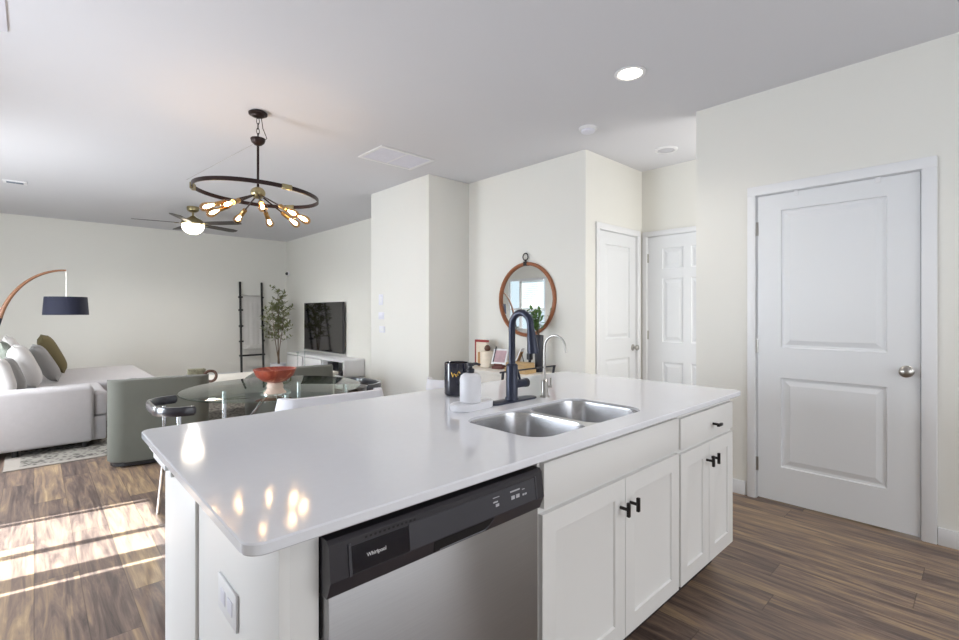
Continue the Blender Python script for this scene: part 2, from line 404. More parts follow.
# over-door hooks on the pantry door
for y, lb in ((.844, 'small white over-door hook nearer the hinge side of the pantry door'), (.437, 'small white over-door hook nearer the knob side of the pantry door')):
    h = B().box(-.012, .012, -.0045, .0, -.03, .0, .001).box(-.012, .012, -.0045, .02, .0, .0035, .001).build('over_door_hook', 'whiteplastic')
    at(h, (XP + .0038, y, 2.0385), -90); tag(h, lb, 'hook', 'over-door hooks on the pantry door')
# baseboards
def base_x(name, x, ya, yb, s=-1):
    return struct(B().box(min(x, x + s * .014), max(x, x + s * .014), ya, yb, 0, .095, .004).build(name, 'trim'))
def base_y(name, y, xa, xb, s=-1):
    return struct(B().box(xa, xb, min(y, y + s * .014), max(y, y + s * .014), 0, .095, .004).build(name, 'trim'))
base_x('baseboard_pantry_right', XP, YK, .186); base_x('baseboard_pantry_left', XP, 1.14, YHS)
base_y('baseboard_back', YB, XL + .014, XT - .014); base_x('baseboard_television', XT, YJ1, YB); base_x('baseboard_jog', XJ, YJ0, YJ1)
base_x('baseboard_mirror', XM, YHN, YJ0 - .014); base_y('baseboard_jog_side', YJ0, XJ, XM); base_y('baseboard_hall', YHN, XM, 3.80)
base_x('baseboard_left', XL, 4.3, YB, 1)
# sliding glass door and windows on the left wall, the shaded one added for light
def window(name, ya, yb, z0, z1, verts, horiz):
    x = XL - .06; f = B()
    for a, b in verts: f.box(x, x + .05, a, b, z0, z1)
    for a, b in horiz: f.box(x + .002, x + .048, ya, yb, a, b)
    o = struct(f.build(name, 'trim'))
    B().box(x + .02, x + .026, ya + .01, yb - .01, z0 + .01, z1 - .01).build('pane', 'clearglass', o)
    return o
window('window_1', 2.6, 4.27, 0, 2.05, [(4.22, 4.27), (4.155, 4.195), (3.635, 3.69), (3.245, 3.385), (2.6, 3.21)], [(0, .08), (2.03, 2.05)])
w2 = window('added_window_2', 5.0, 6.4, .6, 2.1, [(5.0, 5.05), (6.35, 6.4), (5.67, 5.73)], [(.6, .65), (2.05, 2.1), (1.32, 1.36)])  # unseen window added only to carry the living room fill lamp
B().box(XL - .004, XL - .001, 5.02, 6.38, .62, 2.08).build('added_shade', 'blind', w2)  # opaque sheet added to stop the sun at this opening
window('window_3', 7.2, 8.43, .55, 2.1, [(7.2, 7.25), (8.38, 8.43), (7.98, 8.06)], [(.55, .6), (2.05, 2.1), (1.31, 1.36)])
bl = thing('window_blind', 'white slatted blind on the left-wall window seen in the round mirror', 'blind', (XL - .002, 7.81, 2.06))
m = B()
for k in range(15):
    z = -.05 - k * .048
    m.box(-.022, .022, -.53, .18, z - .0015, z + .0015, mtx=Matrix.Translation((0, 0, z)) @ Matrix.Rotation(R(28), 4, 'Y') @ Matrix.Translation((0, 0, -z)))
m.build('slats', 'blind', bl); B().box(-.025, .025, -.54, .19, -.03, .01, .004).build('head_rail', 'whiteplastic', bl); B().box(-.02, .02, -.53, .18, -.79, -.765, .004).build('bottom_rail', 'whiteplastic', bl)

# ------------------------------------------------------------------ the island (S scales a measured reading to its place)
S = 1.12
def X(v): return v * S
def Zs(z): return 1.255 + S * (z - 1.255)
CT = Zs(.914); CB = Zs(.894)
YF = X(.757)
# countertop with sink cut-out
m = B(); bm = m.bm
ox0, ox1, oy0, oy1 = X(.224), X(2.262), X(.733), X(1.683)
sx0, sx1, sy0, sy1 = X(.985), X(1.583), X(.823), X(1.148)
def ring(P, z): return [bm.verts.new((x, y, z)) for x, y in P]
def ins(d): return rrect(ox0 + d, ox1 - d, oy0 + d, oy1 - d, .035 - d, 6)
R0, R1, R2, R3 = ring(ins(.003), CB), ring(ins(0), CB + .003), ring(ins(0), CT - .003), ring(ins(.003), CT)
def hol(d): return rrect(sx0 - d, sx1 + d, sy0 - d, sy1 + d, .085, 10)
H0, H1, H2 = ring(hol(0), CB), ring(hol(0), CT - .002), ring(hol(.002), CT)
def bridge(a, b):
    for j in range(len(a)): bm.faces.new((a[j], a[(j + 1) % len(a)], b[(j + 1) % len(b)], b[j]))
bridge(R0, R1); bridge(R1, R2); bridge(R2, R3); bridge(H0, H1); bridge(H1, H2)
fill_faces(bm, [R3, H2]); fill_faces(bm, [R0, H0])
tag(m.build('countertop', 'quartz', angle=30), 'white quartz island countertop with sink cut-out and rounded corners', 'countertop')
# sink
sk = thing('double_sink', 'stainless steel double-bowl undermount sink set in the white island countertop', 'sink', ((sx0 + sx1) / 2, (sy0 + sy1) / 2, CT - .009))
cx, cy = (sx0 + sx1) / 2, (sy0 + sy1) / 2
dv = X(1.272) - cx
hw, hh = (sx1 - sx0) / 2, (sy1 - sy0) / 2
bowls = [(-hw + .003, dv - .017, -hh + .003, hh - .003), (dv + .017, hw - .003, -hh + .003, hh - .003)]
m = B(); bm = m.bm
outer = [bm.verts.new((x, y, -.001)) for x, y in rrect(-hw + .0005, hw - .0005, -hh + .0005, hh - .0005, .0845, 10)]
hl = []
for b in bowls: hl.append([bm.verts.new((x, y, -.001)) for x, y in rrect(*b, .08, 8)])
fill_faces(bm, [outer] + hl)
m.build('rim', 'sink', sk)
for b in bowls:
    m = B(); L = []
    x0, x1, y0, y1 = b; mx_, my_ = (x0 + x1) / 2, (y0 + y1) / 2
    def lp(d, z, r): return [(x, y, z) for x, y in rrect(x0 + d, x1 - d, y0 + d, y1 - d, r, 8)]
    L = [lp(0, -.001, .08), lp(.002, -.01, .08), lp(.005, -.15, .076), lp(.012, -.175, .07), lp(.03, -.19, .055), lp(.06, -.196, .03), lp(.10, -.198, .012)]
    m.loops(L, cap0=False).build('bowl', 'sink', sk, angle=60)
    B().lathe([(.042, 0), (.042, .002), (.032, .003), (.028, -.001), (.002, -.001)], (mx_, my_, -.1975), 24).build('drain', 'chrome', sk)
# dishwasher
dw = thing('dishwasher', 'stainless steel dishwasher with black control panel built into the island', 'dishwasher', (0, 0, 0))
dx0, dx1 = X(.356), X(.907)
B().box(dx0 + .004, dx1 - .004, YF - .002, YF + .55, .1, Zs(.785), .003).build('door', 'steel', dw)
zt, zb = Zs(.874), Zs(.776)
prof = [(YF + .05, zt), (YF - .004, zt), (YF - .012, zt - .008), (YF - .020, zb + .035), (YF - .004, zb), (YF + .05, zb)]
m = B(); m.loops([[(dx0, y, z) for y, z in prof], [(dx1, y, z) for y, z in prof]])
cp = m.build('control_panel', 'blackplastic', dw, angle=25)
fz = lambda z: (YF - .012) + (-.008) * ((zt - .008 - z) / (zt - .008 - zb - .035))     # y of the sloped face at height z
def slab(name, mt, xa, xb, za, zb_, th, par, lift=.0006):
    q = B(); ya, yb = fz(za), fz(zb_)
    q.loops([[(xa, ya - lift - th, za), (xb, ya - lift - th, za), (xb, ya + .004, za), (xa, ya + .004, za)],
             [(xa, yb - lift - th, zb_), (xb, yb - lift - th, zb_), (xb, yb + .004, zb_), (xa, yb + .004, zb_)]])
    return q.build(name, mt, par)
zr0, zr1 = zb + .0375, zt - .018
slab('logo_plate', 'blackgloss', dx0 + .045, dx0 + .175, zr0, zr1 - .004, .001, dw)
slab('display_strip', 'greypanel', dx0 + .177, dx1 - .035, zr0, zr1, .001, dw)
# recessed frame lines round the panel, buttons and vent dots
for a in (dx0 + .038, dx1 - .034): slab('bezel_edge', 'greypanel', a, a + .006, zr0 - .002, zr1 + .002, .002, dw)
m = B()
for k in range(12): m.box(dx0 + .075 + k * .0105, dx0 + .080 + k * .0105, fz(zr1 + .004) - .0008, fz(zr1) + .003, zr1 + .002, zr1 + .006)
m.build('vent_slots', 'dark', dw)
# pocket handle
m = B(); hx0, hx1 = X(.575), X(.735)
fl = lambda z: YF - .004 - .016 * (z - zb) / .035
za_, zc2 = zb + .004, zb + .034
m.loops([[(hx0 + .004, fl(za_) - .0012, za_), (hx1 - .012, fl(za_) - .0012, za_), (hx1 - .012, fl(za_) + .004, za_), (hx0 + .004, fl(za_) + .004, za_)],
         [(hx0 - .004, fl(zc2) - .0012, zc2), (hx1, fl(zc2) - .0012, zc2), (hx1, fl(zc2) + .004, zc2), (hx0 - .004, fl(zc2) + .004, zc2)]])
m.build('pocket_handle', 'dark', dw)
m = B(); m.tube([(hx0 + .02, fl(za_) - .001, za_ + .001), (hx1 - .02, fl(za_) - .001, za_ + .001), (hx1 - .006, fl(za_ + .012) - .001, za_ + .014), (hx1, fl(zc2) - .001, zc2)], .0022, 8)
m.build('handle_lip', 'greypanel', dw)
for xa, za, w_, h_ in ((.735, .836, .014, .003), (.735, .846, .020, .0015), (.742, .827, .010, .006), (.79, .845, .032, .003), (.792, .829, .011, .008), (.808, .829, .011, .008), (.83, .829, .006, .004), (.838, .829, .006, .004), (.83, .842, .008, .002)):
    z_ = Zs(za); B().box(X(xa), X(xa) + w_ * S, fz(z_) - .0022, fz(z_) + .0, z_, z_ + h_ * S).build('button_mark', 'label', dw)
def text(body, name, size, mtx, mt, parent):
    c = bpy.data.curves.new(name, 'FONT'); c.body = body; c.size = size; c.align_x = 'CENTER'; c.align_y = 'CENTER'; c.extrude = .0003
    c.materials.append(M[mt]); tmp = bpy.data.objects.new('lettering', c); COL.objects.link(tmp)
    me = bpy.data.meshes.new_from_object(tmp.evaluated_get(bpy.context.evaluated_depsgraph_get())); bpy.data.objects.remove(tmp); bpy.data.curves.remove(c)
    o = bpy.data.objects.new(name, me); COL.objects.link(o); o.parent = parent; o.matrix_local = mtx; return o
zc_ = (zr0 + zr1) / 2
text('Whirlpool', 'logo_text', .0105, Matrix.Translation((dx0 + .098, fz(zc_ - .002) - .0020, zc_ - .002)) @ Matrix.Rotation(R(90 - 6), 4, 'X'), 'whiteplastic', dw)
# filler strip left of the dishwasher and the decorative end
ep = thing('island_end_panel', 'white panelled left end of the island with corner post', 'panel', (0, 0, 0))
B().box(X(.286), X(.286) + .02, X(.775), X(1.284), 0, CB, .001).build('side_panel', 'cab', ep)
B().box(X(.286) + .02, dx0 - .003, X(.777), X(.777) + .02, 0, CB, .001).build('front_filler', 'cab', ep)
B().box(X(.279), X(2.22), X(1.2866), X(1.64), 0, CB - .001, .003).build('knee_wall', 'cab', ep)
m = B()
for k, (d_, z0, z1) in enumerate(((.012, CB - .095, CB - .07), (.028, CB - .07, CB - .04), (.038, CB - .04, CB - .002))):
    m.box(X(.279) - d_, X(.279) + .02, X(1.51) - d_ * .5, X(1.64) + d_, z0, z1, .003)
m.build('crown_moulding', 'trim', ep)
op = thing('outlet_cover', 'white electrical outlet plate mounted sideways on island end panel', 'outlet', (X(.286), X(1.04), Zs(.677)))
B().box(-.006, -.0002, -X(.06), X(.06), -X(.036), X(.036), .002).build('plate', 'whiteplastic', op)
for s_ in (-1, 1): B().box(-.0075, -.005, s_ * .026 - .017, s_ * .026 + .017, -.016, .016, .0015).build('socket', 'lilacplastic', op)
# cabinets
def cabinet(name, label, xa, xb):
    t = thing(name, label, 'cabinet', (0, 0, 0))
    zt_, zb_ = CB - .001, .135
    m = B()
    yb_ = X(1.284)
    m.box(xa, xb, YF + .016, YF + .034, zb_, zt_)          # face frame
    m.box(xa, xa + .016, YF + .034, yb_, zb_, zt_); m.box(xb - .016, xb, YF + .034, yb_, zb_, zt_)
    m.box(xa + .016, xb - .016, YF + .034, yb_, zb_, zb_ + .016)
    m.build('body', 'cab', t)
    B().box(xa, xb, YF + .103, YF + .118, 0, zb_ - .001).build('toe_kick', 'toe', t)
    return t
SH = [(.003, .007), (.006, .008)]
def shaker(par, xa, xb, za, zb_):
    w, h = xb - xa, zb_ - za; st = .062
    return B().paneled(w, h, .016, [(st, w - st, st, h - st)], SH, xa, za, YF).build('door', 'cab', par)
def tpull(par, x, z, vertical):
    m = B(); y = YF
    m.cyl((x, y + .0, z), (x, y - .03, z), .0055, n=12)
    L_ = .024
    if vertical: m.box(x - .006, x + .006, y - .036, y - .025, z - L_, z + L_, .002)
    else: m.box(x - L_, x + L_, y - .036, y - .025, z - .006, z + .006, .002)
    return m.build('handle', 'pull', par, label='black T-shaped pull')
c1 = cabinet('sink_base_cabinet', 'white shaker sink base cabinet with false front and two doors beside dishwasher', X(.918), X(1.694))
B().box(X(.929), X(1.686), YF, YF + .0155, Zs(.763), Zs(.878), .002).build('false_front', 'cab', c1)
a, b, c_ = X(.923), X(1.3185), X(1.686)
zt_, zb_ = Zs(.750), Zs(.262)
dl = shaker(c1, a, b - .0015, zb_, zt_); dr = shaker(c1, b + .0015, c_, zb_, zt_)
tpull(dl, b - .032, Zs(.668), True); tpull(dr, b + .032, Zs(.668), True)
c2 = cabinet('drawer_cabinet', 'white shaker cabinet with one drawer over two doors at island far end', X(1.6945), X(2.222))
dd = B().box(X(1.704), X(2.212), YF, YF + .0155, Zs(.757), Zs(.870), .002).build('drawer', 'cab', c2)
tpull(dd, X(1.995), Zs(.808), False)
b = X(1.957)
dl = shaker(c2, X(1.704), b - .0015, Zs(.263), Zs(.742)); dr = shaker(c2, b + .0015, X(2.212), Zs(.263), Zs(.742))
tpull(dl, b + .0 - .030, Zs(.676), True); tpull(dr, b + .030, Zs(.676), True)

# things on the island
fx, fy = X(1.345), X(1.254)
ft = thing('kitchen_faucet', 'tall blue-black pull-down kitchen faucet behind the double sink', 'faucet', (fx, fy, CT))
m = B(); P = rrect(-.145, .145, -.033, .033, .032, 6); m.prism(P, 0, .007, .002).build('deck_plate', 'faucetblack', ft)
B().lathe([(.030, .007), (.030, .014), (.0255, .02), (.0255, .155), (.019, .162), (.002, .162)], n=28).build('body', 'faucetblack', ft)
def rail(h0, h1, reach, rz, n=14):
    pts = [(0, 0, h0), (0, 0, h1)]
    for k in range(1, n + 1):
        t = PI * k / n; pts.append((0, -reach / 2 * (1 - math.cos(t)), h1 + rz * math.sin(t)))
    return pts
pts = rail(.155, .325, .105, .056) + [(0, -.107, .30)]
B().tube(pts, .0145, 16).build('spout', 'faucetblack', ft)
B().tube([(0, -.1065, .312), (0, -.110, .285), (0, -.114, .255), (0, -.1175, .225), (0, -.1185, .212)], [.0155, .019, .021, .024, .023], 18).build('spray_head', 'faucetblack', ft)
m = B(); m.cyl((.02, 0, .072), (.075, -.004, .072), .0185, n=20); m.build('valve', 'faucetblack', ft)
m = B(); m.cyl((.075, -.004, .072), (.092, -.005, .072), .0195, n=20); m.build('valve_cap', 'matteblack', ft)
B().tube([(.05, -.002, .085), (.035, -.004, .12), (.02, -.006, .15)], [.006, .005, .004], 10).build('lever', 'faucetblack', ft)
tp = thing('filter_tap', 'small brushed nickel gooseneck filter tap right of the blue-black faucet', 'faucet', (X(1.506), X(1.224), CT))
B().lathe([(.021, 0), (.021, .005), (.0155, .008), (.0155, .075), (.008, .08), (.002, .08)], n=24).build('body', 'nickel', tp)
pts = rail(.07, .225, .115, .055); B().tube(pts + [(0, -.119, .205)], .0055, 10).build('spout', 'nickel', tp)
B().tube([(.012, -.004, .045), (.036, -.008, .045)], .006, 10).tube([(.034, -.008, .043), (.034, -.008, .085)], .004, 8).build('lever', 'nickel', tp)
sdp = thing('soap_tray', 'white rounded tray under the soap dispenser beside the sink', 'tray', (X(1.118) + .024, X(1.258), CT), 4)
B().prism(rrect(-.10, .10, -.048, .048, .044, 8), 0, .026, .005, 3).build('dish', 'whitec', sdp)
B().prism(rrect(-.088, .088, -.038, .038, .036, 8), .0255, .0272).build('inset', 'whiteplastic', sdp)
sb = thing('soap_dispenser', 'white ceramic soap dispenser with black pump standing on a tray', 'dispenser', (X(1.110) + .018, X(1.250), CT + .0275), 0)
B().lathe([(.037, 0), (.042, .004), (.0425, .01), (.0425, .100), (.039, .116), (.028, .126), (.014, .129), (.002, .129)], n=32).build('bottle', 'whitec', sb)
m = B(); m.lathe([(.015, .129), (.016, .145), (.013, .147), (.008, .149), (.008, .158), (.015, .160), (.015, .172), (.004, .174)], n=20)
m.tube([(0, 0, .166), (.022, -.009, .168), (.038, -.015, .162)], [.007, .006, .005], 10); m.build('pump', 'matteblack', sb)
sb.scale = (1, 1, .9)
cn = thing('candle', 'black glass candle with gold mark behind the white soap dispenser', 'candle', (X(1.275), X(1.50), CT))
B().lathe([(.045, 0), (.056, .006), (.057, .012), (.057, .150), (.055, .152), (.053, .150), (.053, .135), (.002, .135)], n=36).build('jar', 'candle', cn)
B().lathe([(.0525, .12), (.0525, .136), (.002, .136)], n=24).build('wax', 'wax', cn)
m = B()
for k, (a0, z0, a1, z1) in enumerate(((-12, .112, -8, .09), (-8, .09, -3, .108), (-3, .108, 3, .092), (3, .092, 10, .116), (10, .116, 14, .108), (-3, .104, 10, .100))):
    A0, A1 = R(-136.9 + a0 * 1.5 + 0), R(-136.9 + a1 * 1.5)
    m.tube([(.0575 * math.cos(A0), .0575 * math.sin(A0), z0), (.0577 * math.cos((A0 + A1) / 2), .0577 * math.sin((A0 + A1) / 2), (z0 + z1) / 2), (.0575 * math.cos(A1), .0575 * math.sin(A1), z1)], .0022, 8)
m.build('gold_mark', 'gold', cn)

# ------------------------------------------------------------------ ceiling things
def downlight(label, x, y, on, r=.075):
    t = thing('recessed_light', label, 'ceiling light', (x, y, CH), group='round ceiling lights')
    B().lathe([(r, -.002), (r, -.006), (r * .82, -.010), (r * .74, -.006), (r * .74, -.002)], n=36).build('trim_ring', 'whiteplastic', t)
    B().lathe([(r * .735, -.0055), (r * .735, -.004), (.002, -.004)], n=32).build('lens', 'lampglow' if on else 'greyvent', t)
    return t
def spot(name, x, y, e, color=(1, .94, .86)):
    l = bpy.data.lights.new(name, 'SPOT'); l.energy = e; l.color = color; l.spot_size = R(135); l.spot_blend = .8; l.shadow_soft_size = .06
    o = bpy.data.objects.new(name, l); COL.objects.link(o); o.location = (x, y, CH - .03)
downlight('lit round recessed light in the ceiling above the pantry door side', 2.698, 1.517, True, .095); spot('kitchen_ceiling_spot', 2.698, 1.517, 15)
for x, y in ((2.7, -.9), (.6, -.9)): spot('kitchen_ceiling_spot', x, y, 11)  # two more spots added behind the camera for light, no fixtures there
t = thing('hall_ceiling_vent', 'small round grey-faced ceiling fixture over the hall doors', 'ceiling vent', (4.204, 2.005, CH))
B().lathe([(.10, 0), (.10, -.006), (.088, -.012), (.075, -.012), (.075, -.004), (.002, -.004)][::-1], n=32).build('ring', 'whiteplastic', t)
B().lathe([(.074, -.003), (.06, -.012), (.03, -.014), (.002, -.014)], n=28).build('grille', 'label', t)
t = thing('smoke_detector', 'white round smoke detector on the ceiling between lit downlight and hall', 'smoke detector', (3.255, 2.201, CH))
B().lathe([(.072, 0), (.072, -.012), (.066, -.018), (.002, -.018)], n=32).build('base', 'whiteplastic', t)
B().lathe([(.056, -.018), (.053, -.034), (.036, -.042), (.002, -.043)], n=32).build('cap', 'lilacplastic', t)
t = thing('return_air_grille', 'white rectangular return air grille in the ceiling right of the chandelier', 'ceiling vent', (2.545, 3.88, CH))
m = B()
for x0, x1, y0, y1 in ((-.30, .30, -.21, -.18), (-.30, .30, .18, .21), (-.30, -.27, -.18, .18), (.27, .30, -.18, .18)): m.box(x0, x1, y0, y1, -.012, -.001, .002)
m.box(-.006, .006, -.18, .18, -.009, -.001); m.build('frame', 'whiteplastic', t)
m = B().box(-.271, .271, -.181, .181, -.006, -.001)
for k in range(23): m.box(-.27, .27, -.172 + k * .0155, -.166 + k * .0155, -.0075, -.0055)
m.build('louvres', 'lilacplastic', t)
t = thing('supply_vent', 'small grey ceiling register near the living room wall above arc lamp', 'ceiling vent', (-.158, 7.55, CH))
B().box(-.10, .10, -.075, .075, -.012, -.001, .003).build('frame', 'whiteplastic', t)
m = B()
for k in range(5): m.box(-.07, .07, -.04 + k * .018, -.032 + k * .018, -.015, -.011)
m.build('louvres', 'greyvent', t)
t = thing('ceiling_access_panel', 'flat cool-white ceiling panel cut off by the upper left corner', 'ceiling panel', (-.40, 3.15, CH))
B().box(-.30, .30, -.38, .38, -.012, -.001, .003).build('panel', 'lilacplastic', t)

# chandelier
ch = thing('chandelier', 'dark bronze ring chandelier with nine glowing filament bulbs over the dining table', 'chandelier', (1.211, 3.695, CH))
B().lathe([(.055, -.001), (.066, -.010), (.064, -.022), (.045, -.027), (.040, -.036), (.018, -.042), (.002, -.043)], n=32).build('canopy', 'bronze', ch)
m = B(); z = -.043
for k in range(4):
    c0 = z - .026 - k * .037; pts = []
    for q in range(14):
        a = 2 * PI * q / 14; u_, v_ = .010 * math.cos(a), .024 * math.sin(a)
        pts.append((u_, 0, c0 + v_) if k % 2 == 0 else (0, u_, c0 + v_))
    m.tube(pts, .0025, 6, closed=True)
m.build('chain', 'bronze', ch)
B().tube([(0.02, -.01, -.035), (.03, -.015, -.12), (.055, -.025, -.19), (.03, -.01, -.215)], .003, 6).build('cord', 'bronze', ch)
B().lathe([(.004, -.185), (.03, -.19), (.050, -.197), (.052, -.205), (.044, -.228), (.026, -.245), (.009, -.252), (.002, -.252)], n=28).build('bell', 'bronze', ch)
HZ = 2.135 - CH
B().cyl((0, 0, -.25), (0, 0, HZ + .03), .0085, n=14).build('stem', 'bronze', ch)
B().sphere((0, 0, HZ + .005), .052, sz=.85).build('hub', 'brassn', ch)
# tilt: left side (seen from the camera) hangs a little higher
vr = Vector((math.sin(R(46.9)), -math.cos(R(46.9)), 0)); vf = Vector((math.cos(R(46.9)), math.sin(R(46.9)), 0))
TZ = lambda p: -.055 * p.dot(vr)
RR = .422
rp = []
for k in range(72):
    a = 2 * PI * k / 72; p = Vector((math.cos(a), math.sin(a), 0)) * RR; rp.append((p, HZ - .005 + TZ(p)))
m = B()
L = []
for p, z in rp:
    n_ = p.normalized(); L.append([Vector((*(p + n_ * dx).xy, z + dz)) for dx, dz in ((-.004, -.014), (.004, -.014), (.004, .014), (-.004, .014))])
m.loops(L, closed=True).build('ring', 'bronze', ch)
p = vr * -.37 + vf * -.26; B().tube([(0, 0, -.22), (p.x, p.y, HZ + .01 + TZ(p))], .0012, 5).build('support_wire', 'nickel', ch)
for a in (80, 200, 320):
    p = (vr * math.cos(R(a)) + vf * math.sin(R(a))) * RR; z = HZ - .005 + TZ(p)
    rot = Matrix.Translation((p.x, p.y, z)) @ Matrix.Rotation(math.atan2(p.y, p.x), 4, 'Z')
    B().box(-.010, .010, -.035, .035, -.018, .018, .003, mtx=rot).build('ring_clamp', 'brassn', ch)
for k in range(9):
    a = R(-60 + 40 * k); dirh = vr * math.cos(a) + vf * math.sin(a)
    dv_ = Vector((dirh.x, dirh.y, -.47 + TZ(dirh))).normalized(); o0 = Vector((0, 0, HZ))
    p0, p1, p2, p3 = o0 + dv_ * .04, o0 + dv_ * .235, o0 + dv_ * .30, o0 + dv_ * .41
    arm = B().cyl(p0, p1, .0055, n=8).build('arm', 'bronze', ch)
    B().tube([p1 - dv_ * .012, p1, p1 + dv_ * .002, p2 - dv_ * .002, p2], [.010, .010, .0175, .0175, .019], 14).build('socket', 'brass', ch)
    bl_ = B().tube([p2 - dv_ * .004, p2 + dv_ * .012, p2 + dv_ * .035, p2 + dv_ * .062, p2 + dv_ * .085, p2 + dv_ * .102, p2 + dv_ * .109, p2 + dv_ * .112], [.012, .015, .024, .031, .031, .022, .012, .002], 16).build('bulb', 'bulbglass', ch)
    B().tube([p2 + dv_ * .012, p2 + dv_ * .03, p2 + dv_ * .055, p2 + dv_ * .075, p2 + dv_ * .088], [.003, .008, .0125, .012, .004], 10).build('filament', 'bulbcore', bl_)

# ceiling fan
fn = thing('ceiling_fan', 'ceiling fan with five dark blades and glowing dome light over the living room', 'ceiling fan', (1.633, 7.648, CH))
B().lathe([(.075, 0), (.078, -.02), (.07, -.055), (.04, -.075), (.015, -.08), (.002, -.08)], n=28).build('canopy', 'brassn', fn)
B().cyl((0, 0, -.075), (0, 0, -.16), .014, n=12).build('downrod', 'brassn', fn)
B().lathe([(.03, -.13), (.05, -.15), (.11, -.18), (.145, -.215), (.15, -.25), (.002, -.25)], n=32).build('motor', 'brassn', fn)
B().lathe([(.136, -.252), (.138, -.275), (.128, -.312), (.10, -.350), (.055, -.376), (.002, -.385)], n=32).build('light_dome', 'domeglow', fn)
for k in range(5):
    a = 67 + 72 * k; dirh = vr * math.cos(R(a)) + vf * math.sin(R(a)); rot = Matrix.Rotation(math.atan2(dirh.y, dirh.x), 4, 'Z')
    T = rot @ Matrix.Translation((0, 0, -.235)) @ Matrix.Rotation(R(-9), 4, 'X')
    q = B(); P = [(.17, -.045), (.30, -.062), (.62, -.066), (.69, -.05), (.705, 0), (.69, .05), (.62, .066), (.30, .062), (.17, .045)]
    q.prism(P, -.004, .004); bmesh.ops.transform(q.bm, matrix=T, verts=q.bm.verts); bo = q.build('blade', 'blade', fn)
    q = B().box(.10, .22, -.022, .022, -.009, -.003, .002); bmesh.ops.transform(q.bm, matrix=T, verts=q.bm.verts); q.build('blade_iron', 'brassn', bo)

l = bpy.data.lights.new('fan_glow', 'SPOT'); l.energy = 48; l.color = (1, .97, .93); l.shadow_soft_size = .06; l.spot_size = R(172); l.spot_blend = .6
o = bpy.data.objects.new('fan_glow', l); COL.objects.link(o); o.location = (1.633, 7.648, CH - .41)
# ------------------------------------------------------------------ mirror wall: mirror, console and the things on it
mr = thing('round_mirror', 'round wall mirror in a tan frame hanging from a black ring', 'mirror', (XM, 3.205, 1.387))
TX = Matrix.Rotation(R(-90), 4, 'Y')
B().lathe([(.375, .002), (.378, .02), (.37, .03), (.352, .032), (.343, .024), (.341, .004)], n=72, mtx=TX).loops if False else None
m = B(); L = []
for k in range(72):
    a = 2 * PI * k / 72; L.append([Vector((-h_, r_ * math.cos(a), r_ * math.sin(a))) for r_, h_ in ((.352, .001), (.376, .001), (.379, .018), (.371, .031), (.354, .033), (.345, .024), (.344, .006))])
m.loops(L, closed=True).build('frame', 'mirrorwood', mr)
B().lathe([(.346, .003), (.346, .008), (.001, .008)], n=64, mtx=TX).build('glass', 'mirror', mr, angle=20)
B().box(-.036, -.001, -.022, .022, .343, .385, .004).box(-.028, -.016, -.008, .008, .38, .405, .002).build('bracket', 'pull', mr)
B().tube([(-.022, .034 * math.cos(2 * PI * k / 24), .432 + .036 * math.sin(2 * PI * k / 24)) for k in range(24)], .006, 8, closed=True).build('hanging_ring', 'pull', mr)
CZ = .69
cs = thing('console_table', 'cream console table along the mirror wall behind the island', 'table', (3.425, 3.34, 0))
B().box(-.235, .205, -.69, .49, CZ - .03, CZ, .004).build('tabletop', 'greypaint', cs)
B().box(-.215, .19, -.67, .47, CZ - .13, CZ - .031, .003).build('apron', 'greypaint', cs)
for x in (-.205, .15):
    for y in (-.66, .42): B().box(x, x + .04, y, y + .04, 0, CZ - .131, .003).build('leg', 'greypaint', cs)
bk = thing('red_edged_book', 'red-edged cream book standing at the left end of the console', 'book', (3.5, 3.71, CZ + .001))
B().box(-.018, .018, .070, .086, 0, .272, .002).box(-.018, .018, -.10, .086, .248, .272, .002).build('cover', 'red', bk)
B().box(-.014, .014, -.098, .0695, 0, .2475, .002).build('pages', 'cream', bk)
bd = B().box(-.012, .012, -.035, .035, 0, .15, .003).build('cutting_board', 'tanwood'); at(bd, (3.42, 3.635, CZ + .001)); tag(bd, 'small tan wooden board between red-edged book and cream canister', 'board')
cj = thing('lidded_canister', 'cream patterned canister with brown knob lid beside red-edged book', 'canister', (3.43, 3.545, CZ + .001))
B().lathe([(.07, 0), (.076, .006), (.076, .155), (.072, .165), (.002, .167)], n=32).build('pot', 'cream', cj)
B().lathe([(.02, .167), (.03, .178), (.034, .195), (.026, .215), (.014, .226), (.002, .228)], n=20).build('knob', 'basketwood', cj)
fr = thing('tilted_photo_frame', 'white framed pink picture leaning back on a dark red stand', 'picture frame', (3.40, 3.36, CZ + .001), -75)
T = Matrix.Translation((0, .0, .045)) @ Matrix.Rotation(R(-24), 4, 'X')
B().box(-.085, .085, 0, .012, 0, .165, .002, mtx=T).build('frame', 'whiteplastic', fr)
B().box(-.068, .068, -.002, .001, .022, .145, mtx=T).build('picture', 'pinkphoto', fr)
B().box(-.068, -.055, -.004, -.0015, .02, .185, .001, mtx=T).build('strap', 'matteblack', fr)
B().box(-.06, .06, -.03, .06, 0, .03, .004).box(-.05, .05, .0, .05, .03, .05, .004).build('stand', 'darkred', fr)
f2 = thing('easel_frame', 'small easel-backed frame seen edge-on right of the faucet column', 'picture frame', (3.47, 3.215, CZ + .001), 200)
T = Matrix.Rotation(R(-24), 4, 'X')
B().box(-.05, .05, 0, .010, 0, .23, .002, mtx=T).build('frame', 'whiteplastic', f2); B().box(-.04, .04, .010, .013, .01, .2, mtx=T).build('backing', 'tanwood', f2)
B().tube([(0, .085, .17), (0, .13, .002)], .004, 8).build('strut', 'pull', f2)
